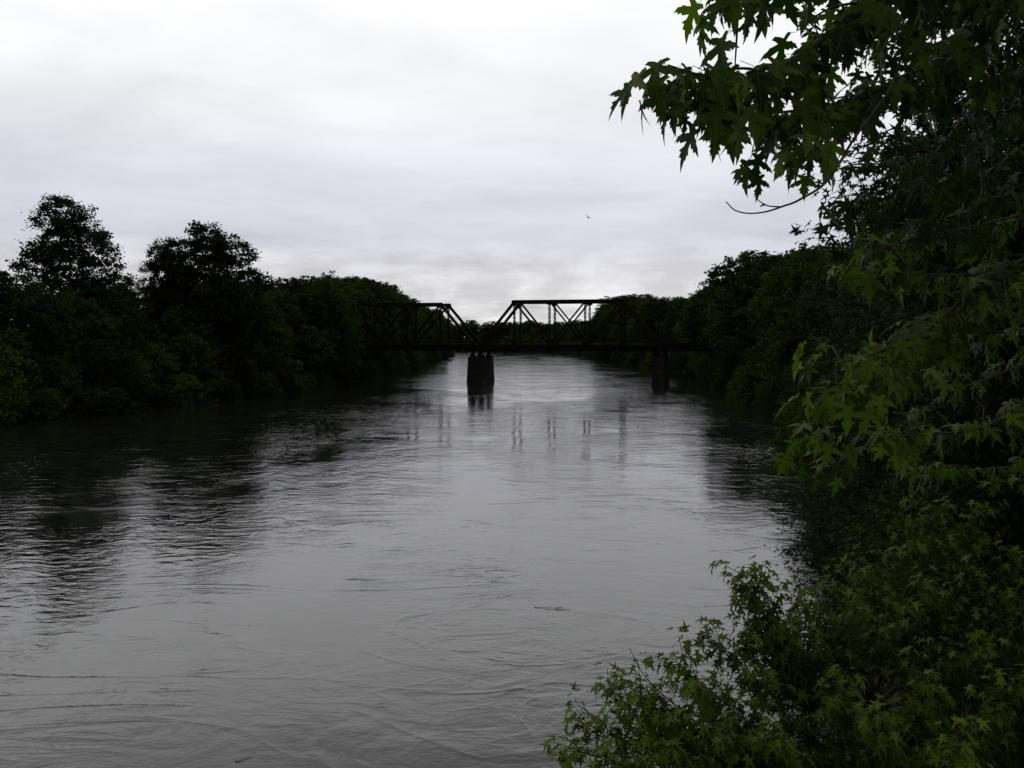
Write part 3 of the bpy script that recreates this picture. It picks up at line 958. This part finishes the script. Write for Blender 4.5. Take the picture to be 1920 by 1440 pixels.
class Maple:
    """a foreground maple: trunk, branches (each with its leaves as children)"""
    def __init__(self, name, label, base, trunk_pts, r0, limit=300, simple=False):
        self.simple = simple
        self.t = thing(name, label, 'tree', base)
        self.b = np.asarray(base, float)
        self.rng = np.random.default_rng(len(label) * 7)
        q = MB()
        path = smooth_path(trunk_pts, 6)
        q.tube(path - self.b, np.linspace(r0, r0 * 0.35, len(path)), 10)
        q.build('trunk', M['bark'], self.t, True)
        self.todo = []                       # (branch object, pos, mat3, size, variant)
        self.limit = limit

    def branch(self, pts, r0, r1, twigs, tw_len, sp, size, hang, start=0.3, end=1.0, bare=0.0, flat=0.5, down=0.15, leaf_main=True, fan=0.75, young=1.0):
        """leafy branch: side twigs in opposite pairs, leaves in opposite pairs along them"""
        rng = self.rng
        path = smooth_path(pts, 8)
        q = MB()
        q.tube(path - self.b, np.linspace(r0, r1, len(path)), 6)
        seg = np.linalg.norm(np.diff(path, axis=0), axis=1)
        cum = np.concatenate([[0], np.cumsum(seg)])
        tot = cum[-1]
        P = lambda s: np.array([np.interp(s, cum, path[:, k]) for k in range(3)])
        paths = []
        if leaf_main:
            paths.append((np.array([P(s) for s in np.linspace(tot * max(start, 0.55), tot * end, 10)]), 0.75))
        for i in range(twigs):
            s = tot * (start + (end - start) * (i + rng.uniform(0.1, 0.9)) / twigs)
            p0 = P(s)
            tg = unit(P(min(tot, s + 0.05)) - P(max(0, s - 0.05)))
            side = unit(np.cross(tg, rng.normal(size=3)))
            side = unit(side * np.array([1, 1, flat]))
            ln = tw_len * rng.uniform(0.45, 1.15) * (1.0 - 0.45 * s / tot)
            d0 = unit(tg * fan + side * 0.8)
            pp = [p0]
            for k in range(1, 5):
                d0 = unit(d0 + np.array([0, 0, -down * 0.5]) + rng.normal(0, 0.10, 3))
                pp.append(pp[-1] + d0 * ln / 4)
            pp = smooth_path(pp, 3)
            q.tube(pp - self.b, np.linspace(0.0045 + 0.012 * ln / 2, 0.0022, len(pp)), 4)
            if rng.random() >= bare:
                paths.append((pp, s / tot))
        ob = q.build('branch', M['twig'], self.t, True)
        for pp, f0 in paths:
            sg = np.linalg.norm(np.diff(pp, axis=0), axis=1)
            cu = np.concatenate([[0], np.cumsum(sg)])
            s = cu[-1] * 0.12
            k = 0
            while s < cu[-1] + sp:
                ss = min(s, cu[-1])
                fr = 0.5 * f0 + 0.5 * ss / cu[-1]
                p0 = np.array([np.interp(ss, cu, pp[:, j]) for j in range(3)])
                tg = unit(np.array([np.interp(min(ss + 0.03, cu[-1]), cu, pp[:, j]) for j in range(3)]) - np.array([np.interp(max(ss - 0.03, 0), cu, pp[:, j]) for j in range(3)]))
                sd = unit(np.cross(tg, [0, 0, 1.0]))
                up = np.cross(sd, tg)
                a = k * 1.57 + rng.normal(0, 0.4)
                for sgn in (-1, 1):
                    o = (math.cos(a) * sd + math.sin(a) * up) * sgn
                    out = unit(o + tg * 0.6 + rng.normal(0, 0.25, 3))
                    sz = size * rng.uniform(0.5, 1.25)
                    d = unit(out * (1 - 0.75 * hang) + np.array([0, 0, -1.15 * hang]) + rng.normal(0, 0.22, 3))
                    n = np.array([0, 0, 1.0]) * (1 - 0.6 * hang) + out * 0.7 * hang + rng.normal(0, 0.35, 3)
                    mt = orient(d, n)
                    base = p0 - mt @ np.array([0, -0.32, -0.40]) * sz
                    self.todo.append((ob, base, mt, sz * (1.08 - 0.3 * fr), int(np.clip(rng.normal(young * 6.0 * fr ** 1.3 + 0.8, 1.2), 0, 6))))  # paler young tips; low values put inner-bough shade into the leaf colour
                s += sp * rng.uniform(0.7, 1.3)
                k += 1
        return ob

    def finish(self):
        """the leaves that show largest become objects, the rest of each tree one mesh"""
        cpos = np.array([0, 0, CAM_H])

        def show(e):
            v = e[1] - cpos
            d = v @ C_FWD
            if d < 0.3:
                return -1
            px, py = 960 + v @ C_RT / d * F_PX, 720 - v @ C_UP / d * F_PX
            if -30 < px < 1950 and -30 < py < 1470:
                return e[3] / d
            return 0.0001 * e[3] / d
        self.todo.sort(key=show, reverse=True)
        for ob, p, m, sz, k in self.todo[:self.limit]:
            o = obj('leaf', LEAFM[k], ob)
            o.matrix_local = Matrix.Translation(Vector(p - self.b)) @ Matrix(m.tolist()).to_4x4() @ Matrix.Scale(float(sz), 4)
        rest = self.todo[self.limit:]
        if rest and self.simple:             # many small ones: plainer lobed leaves
            mm = np.array([e[2] for e in rest])
            v, f = star_leaves(np.array([e[1] - self.b for e in rest]), mm[:, :, 1], mm[:, :, 2], np.array([e[3] for e in rest]))
            me = mesh('foliage', v, f, M['leaf_maple'], np.repeat([e[4] / 6 for e in rest], len(STAR)), True)
            tag(obj('foliage', leaf_attr(me, np.tile(STAR, (len(rest), 1))), self.t), kind='stuff')
        elif rest:
            vs_, fs_, ts_, fl_, n = [], [], [], [], 0
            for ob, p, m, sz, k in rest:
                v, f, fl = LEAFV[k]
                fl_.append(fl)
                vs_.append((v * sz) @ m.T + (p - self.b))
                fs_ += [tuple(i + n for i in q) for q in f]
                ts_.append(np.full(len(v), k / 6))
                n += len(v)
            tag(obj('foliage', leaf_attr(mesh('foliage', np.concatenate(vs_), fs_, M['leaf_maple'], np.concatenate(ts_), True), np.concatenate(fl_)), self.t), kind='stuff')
        print('MAPLE', self.t.name, len(self.todo))


def gz(x, y): return float(ground_z(np.array(x), np.array(y)))


# A: maple whose boughs hang over the river from beside the camera
bx, by = 6.4, 5.2
A = Maple('silver_maple', 'silver maple with big drooping pointed leaves hanging dark against the sky', (bx, by, gz(bx, by)),
          [(bx, by, gz(bx, by) - 0.4), (bx - 0.1, by + 0.1, 5), (bx - 0.4, by + 0.1, 9), (bx - 0.3, by + 0.4, 13)], 0.26)
hub = np.array([bx - 0.38, by + 0.1, 8.9])
hub2 = np.array([bx - 0.3, by + 0.2, 10.2])
A.branch([hub, at(1990, -160, 4.6), at(1800, -70, 4.1), at(1630, 0, 3.8), at(1553, 64, 3.6), at(1463, 128, 3.4), at(1385, 148, 3.25), at(1310, 140, 3.15), at(1252, 122, 3.1)],
         0.020, 0.003, 36, 0.48, 0.072, 0.155, 0.85, start=0.48, down=0.35, young=0.6)
A.branch([hub, at(2010, -100, 4.5), at(1741, 26, 4.1), at(1672, 162, 3.9), at(1604, 256, 3.8), at(1553, 337, 3.7), at(1500, 374, 3.62), at(1467, 387, 3.6), at(1436, 397, 3.57), at(1404, 400, 3.55), at(1378, 394, 3.52), at(1361, 378, 3.5)],
         0.007, 0.0018, 22, 0.36, 0.072, 0.130, 0.85, start=0.40, end=0.80, leaf_main=False, down=0.25, young=0.5)
A.branch([hub2, at(1900, -260, 4.4), at(1700, -150, 3.9), at(1540, -90, 3.6), at(1430, -50, 3.4), at(1375, -5, 3.3)], 0.020, 0.003, 28, 0.42, 0.072, 0.155, 0.85, start=0.45, down=0.3, young=0.6)
A.branch([hub, at(1990, -60, 4.9), at(1830, 60, 4.6), at(1700, 140, 4.3), at(1580, 190, 4.1), at(1470, 210, 3.9), at(1380, 215, 3.8)], 0.018, 0.003, 40, 0.50, 0.072, 0.145, 0.85, start=0.38, down=0.3, young=0.5)
A.branch([hub2, at(2040, -200, 5.6), at(1880, -60, 5.4), at(1790, 20, 5.2), at(1700, 40, 5.0)], 0.018, 0.003, 14, 0.55, 0.08, 0.12, 0.75, start=0.4, down=0.2, young=0.25)
A.branch([hub, at(2060, 60, 5.6), at(1930, 130, 5.4), at(1830, 200, 5.2), at(1760, 280, 5.1), at(1710, 350, 5.0)], 0.018, 0.003, 18, 0.55, 0.08, 0.125, 0.75, start=0.35, down=0.2, young=0.25)
A.branch([hub, at(2060, 160, 5.9), at(1950, 250, 5.6), at(1840, 330, 5.4), at(1720, 370, 5.2), at(1630, 370, 5.1)], 0.018, 0.003, 22, 0.60, 0.08, 0.13, 0.75, start=0.35, down=0.2, young=0.35)
A.branch([hub, at(2060, 120, 6.6), at(1930, 200, 6.4), at(1800, 270, 6.2), at(1690, 300, 6.0), at(1620, 310, 5.9)], 0.018, 0.003, 22, 0.65, 0.08, 0.13, 0.7, start=0.35, down=0.2, young=0.25)
A.branch([hub, at(2060, 260, 6.8), at(1950, 330, 6.6), at(1800, 400, 6.4), at(1690, 430, 6.2), at(1620, 440, 6.1)], 0.018, 0.003, 22, 0.65, 0.08, 0.13, 0.7, start=0.35, down=0.2, young=0.25)
A.branch([at(1467, 388, 3.6), at(1441, 386, 3.6), at(1425, 378, 3.6), at(1414, 366, 3.6)], 0.003, 0.0015, 1, 0.05, 0.1, 0.1, 0.5, bare=1.0, leaf_main=False)
A.finish()

# B: maple with long bare-stemmed boughs sweeping down, bright leaves at their tips
bx, by = 6.0, 8.6
Bm = Maple('silver_maple', 'silver maple with long thin boughs sweeping down to pale green leaf tips', (bx, by, gz(bx, by)),
           [(bx, by, gz(bx, by) - 0.4), (bx + 0.1, by, 5), (bx - 0.1, by + 0.1, 9), (bx + 0.1, by + 0.2, 13)], 0.22)
h1 = np.array([bx, by, 9.2]); h2 = np.array([bx, by, 8.3]); h3 = np.array([bx + 0.05, by, 7.4])
Bm.branch([h1, at(2060, 425, 6.2), at(1920, 487, 5.6), at(1855, 515, 5.3), at(1796, 570, 5.1), at(1734, 622, 4.9), at(1682, 643, 4.8), at(1630, 666, 4.65), at(1578, 678, 4.5), at(1526, 680, 4.4)],
          0.016, 0.003, 10, 0.42, 0.09, 0.15, 0.6, start=0.62, down=0.2)
Bm.branch([h1, at(2060, 440, 6.3), at(1920, 490, 5.7), at(1855, 512, 5.4), at(1786, 516, 5.2), at(1661, 512, 4.9), at(1590, 500, 4.7)], 0.014, 0.003, 9, 0.45, 0.09, 0.14, 0.65, start=0.5, down=0.2)
Bm.branch([h2, at(2060, 480, 6.2), at(1920, 539, 5.7), at(1821, 591, 5.4), at(1769, 643, 5.2), at(1717, 692, 5.0), at(1661, 707, 4.8), at(1600, 730, 4.6), at(1530, 760, 4.45)],
          0.012, 0.003, 11, 0.45, 0.09, 0.15, 0.6, start=0.62, down=0.2)
Bm.branch([h2, at(2060, 620, 6.4), at(1920, 681, 6.0), at(1838, 716, 5.8), at(1786, 733, 5.7), at(1734, 768, 5.6), at(1700, 803, 5.5)], 0.010, 0.003, 8, 0.55, 0.10, 0.11, 0.55, start=0.35, bare=0.3, young=0.25)  # inner bough: leaf tint lowered to stand in for deep shade
Bm.branch([h3, at(2060, 690, 6.4), at(1920, 758, 5.9), at(1855, 796, 5.6), at(1786, 811, 5.4), at(1682, 817, 5.1), at(1600, 815, 4.9), at(1526, 812, 4.7)], 0.010, 0.003, 10, 0.45, 0.095, 0.13, 0.6, start=0.5, bare=0.2, young=0.8)
Bm.branch([at(1700, 816, 5.15), at(1647, 825, 5.1), at(1600, 850, 5.0), at(1550, 879, 5.0)], 0.008, 0.003, 5, 0.25, 0.09, 0.11, 0.5, bare=0.4, young=0.25)
Bm.branch([h1, at(2060, 380, 6.2), at(1930, 400, 5.8), at(1800, 430, 5.4), at(1690, 455, 5.1), at(1640, 470, 5.0)], 0.010, 0.003, 11, 0.5, 0.09, 0.13, 0.7, start=0.35, young=0.25)
Bm.branch([h2, at(2080, 560, 6.8), at(1960, 600, 6.5), at(1860, 640, 6.3), at(1760, 690, 6.1)], 0.010, 0.003, 12, 0.6, 0.10, 0.11, 0.6, start=0.3, young=0.25)
Bm.branch([h3, at(2080, 800, 6.9), at(1960, 860, 6.7), at(1840, 880, 6.5), at(1720, 880, 6.3)], 0.010, 0.003, 10, 0.6, 0.10, 0.10, 0.55, start=0.35, bare=0.2, young=0.25)
Bm.finish()

# C: low maple leaning out over the water below the camera
bx, by = 4.9, 11.6
Cm = Maple('silver_maple', 'low leafy maple with light green shoots leaning over the river below', (bx, by, gz(bx, by)),
           [(bx, by, gz(bx, by) - 0.4), (bx - 0.2, by - 0.1, 2.0), (bx - 0.5, by - 0.2, 3.2), (bx - 0.8, by - 0.3, 4.2)], 0.16, simple=True)
hc = np.array([bx - 0.4, by - 0.15, 2.9]); hc2 = np.array([bx - 0.7, by - 0.25, 3.8])
TIPS = [(1062, 1400, 10.0), (1085, 1352, 10.2), (1140, 1290, 10.4), (1180, 1275, 10.2), (1190, 1330, 9.8), (1258, 1232, 10.6), (1325, 1195, 10.6), (1392, 1185, 10.7), (1392, 1072, 10.6), (1405, 1110, 10.6), (1430, 1160, 10.6),
        (1290, 1290, 10.0), (1350, 1360, 9.6), (1420, 1260, 10.2), (1500, 1120, 11.0), (1560, 1105, 11.2), (1480, 1200, 10.6), (1560, 1300, 9.8), (1640, 1065, 11.6), (1700, 985, 12.2),
        (1765, 962, 12.4), (1830, 962, 12.4), (1660, 1180, 11), (1740, 1110, 11.4), (1820, 1080, 11.6), (1900, 1040, 11.8), (1640, 1340, 9.6), (1740, 1260, 10.2), (1840, 1200, 10.6), (1900, 1300, 10),
        (1800, 1390, 9.4), (1450, 1390, 9.4), (1150, 1420, 9.6), (1250, 1400, 9.5), (1950, 1150, 11)]
for i, (x, y, d) in enumerate(TIPS):
    tip = at(x, y, d)
    h = hc if y > 1200 else hc2
    mid = h * 0.45 + tip * 0.55 + np.array([0, 0, -0.25])
    m2 = h * 0.15 + tip * 0.85 + np.array([0, 0, -0.12])
    ln = np.linalg.norm(tip - h)
    Cm.branch([h, mid, m2, tip], 0.015, 0.003, int(9 + ln * 6.5), 0.62, 0.080, 0.160, 0.5, start=0.30, down=-0.12, flat=0.9, fan=0.9)
Cm.branch([at(1290, 1340, 10.1), at(1240, 1300, 10.2), at(1205, 1262, 10.2), at(1180, 1215, 10.2)], 0.008, 0.003, 2, 0.2, 0.1, 0.1, 0.5, bare=1.0, leaf_main=False)
Cm.finish()

# trees of the near right bank, leaf by leaf lobed
NEAR = [Proto('near_tree_a', 'leaf_near', seed=51, H=13, spread=3.9, clear=0.10, lobes=30, clumps=1000, per=34, leaf=0.18, star=True, clump_r=0.55, limb_r=0.18),
        Proto('near_tree_b', 'leaf_near', seed=52, H=8, spread=3.0, clear=0.0, lobes=26, clumps=700, per=20, leaf=0.15, star=True, clump_r=0.48, limb_r=0.12),
        Proto('near_tree_c', 'leaf_dark', seed=53, H=9, spread=3.4, clear=0.0, lobes=26, clumps=760, per=20, leaf=0.17, star=True, clump_r=0.5, limb_r=0.13, shape='vase')]
NG = 'trees of the near bank'
STARM = [mesh('small_maple_leaf_%d' % i, STAR, STARF, M['leaf_near'], np.full(len(STAR), 0.2 + 0.3 * i)) for i in range(3)]
for (k, px, d, pytop, sx, rot, lab) in (
        (0, 2160, 15, -150, 1.0, 0.4, 'tall small-leaved maple close behind the big drooping boughs'),
        (0, 2000, 22, 60, 1.0, 2.1, 'maple with fine leaves filling the gap below the drooping boughs'),
        (0, 2240, 20, -50, 1.0, 3.3, 'tall maple standing inland behind the small-leaved one'),
        (2, 1850, 30, 330, 1.0, 1.2, 'dark bushy tree behind the pale green leaf tips'),
        (0, 1900, 33, 250, 1.0, 4.4, 'broad inland tree behind the dark bushy one'),
        (2, 1615, 28, 890, 1.4, 5.0, 'low dark tree reaching out over the water edge'),
        (1, 1800, 19, 860, 1.1, 0.2, 'rounded maple sapling behind the low leafy maple'),
        (1, 1930, 15, 840, 1.0, 2.9, 'maple sapling close under the sweeping boughs'),
        (1, 1720, 26, 800, 1.0, 4.0, 'maple sapling at the foot of the dark bushy tree'),
        (2, 1800, 26, 620, 1.0, 0.9, 'dark leafy tree under the sweeping boughs'),
        (2, 1690, 46, 500, 1.0, 3.0, 'dark tree on the bank bend past the sweeping boughs'),
        (0, 1720, 58, 400, 1.2, 5.6, 'tall tree past the bank bend behind the sweeping boughs'),
        (2, 1620, 62, 640, 1.0, 2.2, 'bushy tree by the water past the pale green leaf tips'),
        (0, 1630, 78, 480, 1.3, 1.1, 'broad tree by the water past the bank bend'),
        (0, 1800, 70, 380, 1.4, 0.3, 'tall inland tree seen through the sweeping boughs')):
    x, y = at(px, 632, d)[:2]
    tr = NEAR[k].place('bank_tree', lab, 'tree', float(x), float(y), height_for(px, pytop, d), rot, NG, sx)
    if d > 30:
        continue
    # the outermost leaves towards the river are single leaves of their own
    pos, dirs, nrm, size, tint = NEAR[k].leaves
    crown = tr.children[1]
    crown['kind'] = 'stuff'
    c_, s_ = math.cos(rot), math.sin(rot)
    sc = np.array(tr.scale)
    wp = pos * sc
    wp = np.stack([wp[:, 0] * c_ - wp[:, 1] * s_, wp[:, 0] * s_ + wp[:, 1] * c_, wp[:, 2]], 1) + np.array(tr.location)
    rel = wp - np.array([0, 0, CAM_H])
    dep = np.maximum(rel @ C_FWD, 0.5)
    u, v_ = 960 + rel @ C_RT / dep * F_PX, 720 - rel @ C_UP / dep * F_PX
    score = np.where((u > 0) & (u < 1920) & (v_ > 0) & (v_ < 1440), dep, 999) + R.uniform(0, 2.0, len(dep))
    for j in np.argsort(score)[:300]:
        lf = obj('leaf', STARM[int(tint[j] * 2.99)], tr)
        lf.matrix_local = Matrix.Translation(Vector(pos[j] + nrm[j] * 0.05 + R.normal(0, 0.03, 3))) @ Matrix(orient(dirs[j], nrm[j]).tolist()).to_4x4() @ Matrix.Scale(float(size[j]) * 1.1, 4)

# ------------------------------------------------------------------ small things
# the bird
bl = at(1103, 408, 72)
bm = MB()
bm.tube([(0, -0.10, 0), (0, -0.06, 0.004), (0, 0, 0.006), (0, 0.05, 0.004), (0, 0.085, 0.006), (0, 0.11, 0.0)], [0.008, 0.020, 0.030, 0.024, 0.016, 0.003], 8)
for s in (-1, 1):
    up = 0.9 if s > 0 else 0.25
    pts = [(0.015, 0.045, 0), (0.09, 0.06, 0.05 * up), (0.19, 0.015, 0.15 * up), (0.27, -0.06, 0.24 * up), (0.17, -0.035, 0.135 * up), (0.09, -0.03, 0.045 * up), (0.015, -0.04, 0)]
    v = [(s * a, b, c + k) for k in (0.004, -0.004) for a, b, c in pts]
    f = [(0, 1, 5, 6), (1, 2, 4, 5), (2, 3, 4)]
    f += [tuple(i + 7 for i in reversed(q)) for q in f] + [(i, (i + 1) % 7, (i + 1) % 7 + 7, i + 7) for i in range(7)]
    bm.add(v, f)
v = [(-0.012, -0.08, 0.003), (0.012, -0.08, 0.003), (0.035, -0.17, 0.003), (0, -0.14, 0.003), (-0.035, -0.17, 0.003)]
v = v + [(a, b, c - 0.006) for a, b, c in v]
bm.add(v, [(0, 1, 2, 3, 4), (9, 8, 7, 6, 5)] + [(i, (i + 1) % 5, (i + 1) % 5 + 5, i + 5) for i in range(5)])
bird = bm.build('bird', M['bird'], None, True)
bird.location = tuple(bl)
bird.rotation_euler = (math.radians(10), math.radians(-22), math.radians(200))
tag(bird, 'small dark bird gliding with bent wings in the grey sky', 'bird')

# floating sticks and scraps
for i, (px, py, ln, ang, lab) in enumerate(((1035, 1141, 1.1, -0.25, 'long thin forked stick floating out in the open river'),
                                            (457, 1424, 0.34, 0.6, 'short dark scrap of wood floating low in the water'))):
    d = CAM_H * F_PX / (py - 632)
    x, y = at(px, py, d)[:2]
    rr = random.Random(i)
    pts = smooth_path([(-ln / 2, 0, 0.0), (-ln * 0.2, rr.uniform(-0.03, 0.03), 0.012), (ln * 0.15, rr.uniform(-0.03, 0.03), 0.01), (ln / 2, rr.uniform(-0.04, 0.04), 0.0)], 3)
    q = MB().tube(pts, np.linspace(0.008, 0.004, len(pts)), 6)
    if i == 0:
        q.tube([(ln * 0.1, 0, 0.01), (ln * 0.2, 0.08, 0.03), (ln * 0.28, 0.15, 0.03)], [0.012, 0.009, 0.005], 5)
    o = q.build('driftwood', M['drift'], None, True)
    o.location = (x, y, 0.006)
    o.rotation_euler = (0, 0, ang)
    tag(o, lab, 'driftwood')
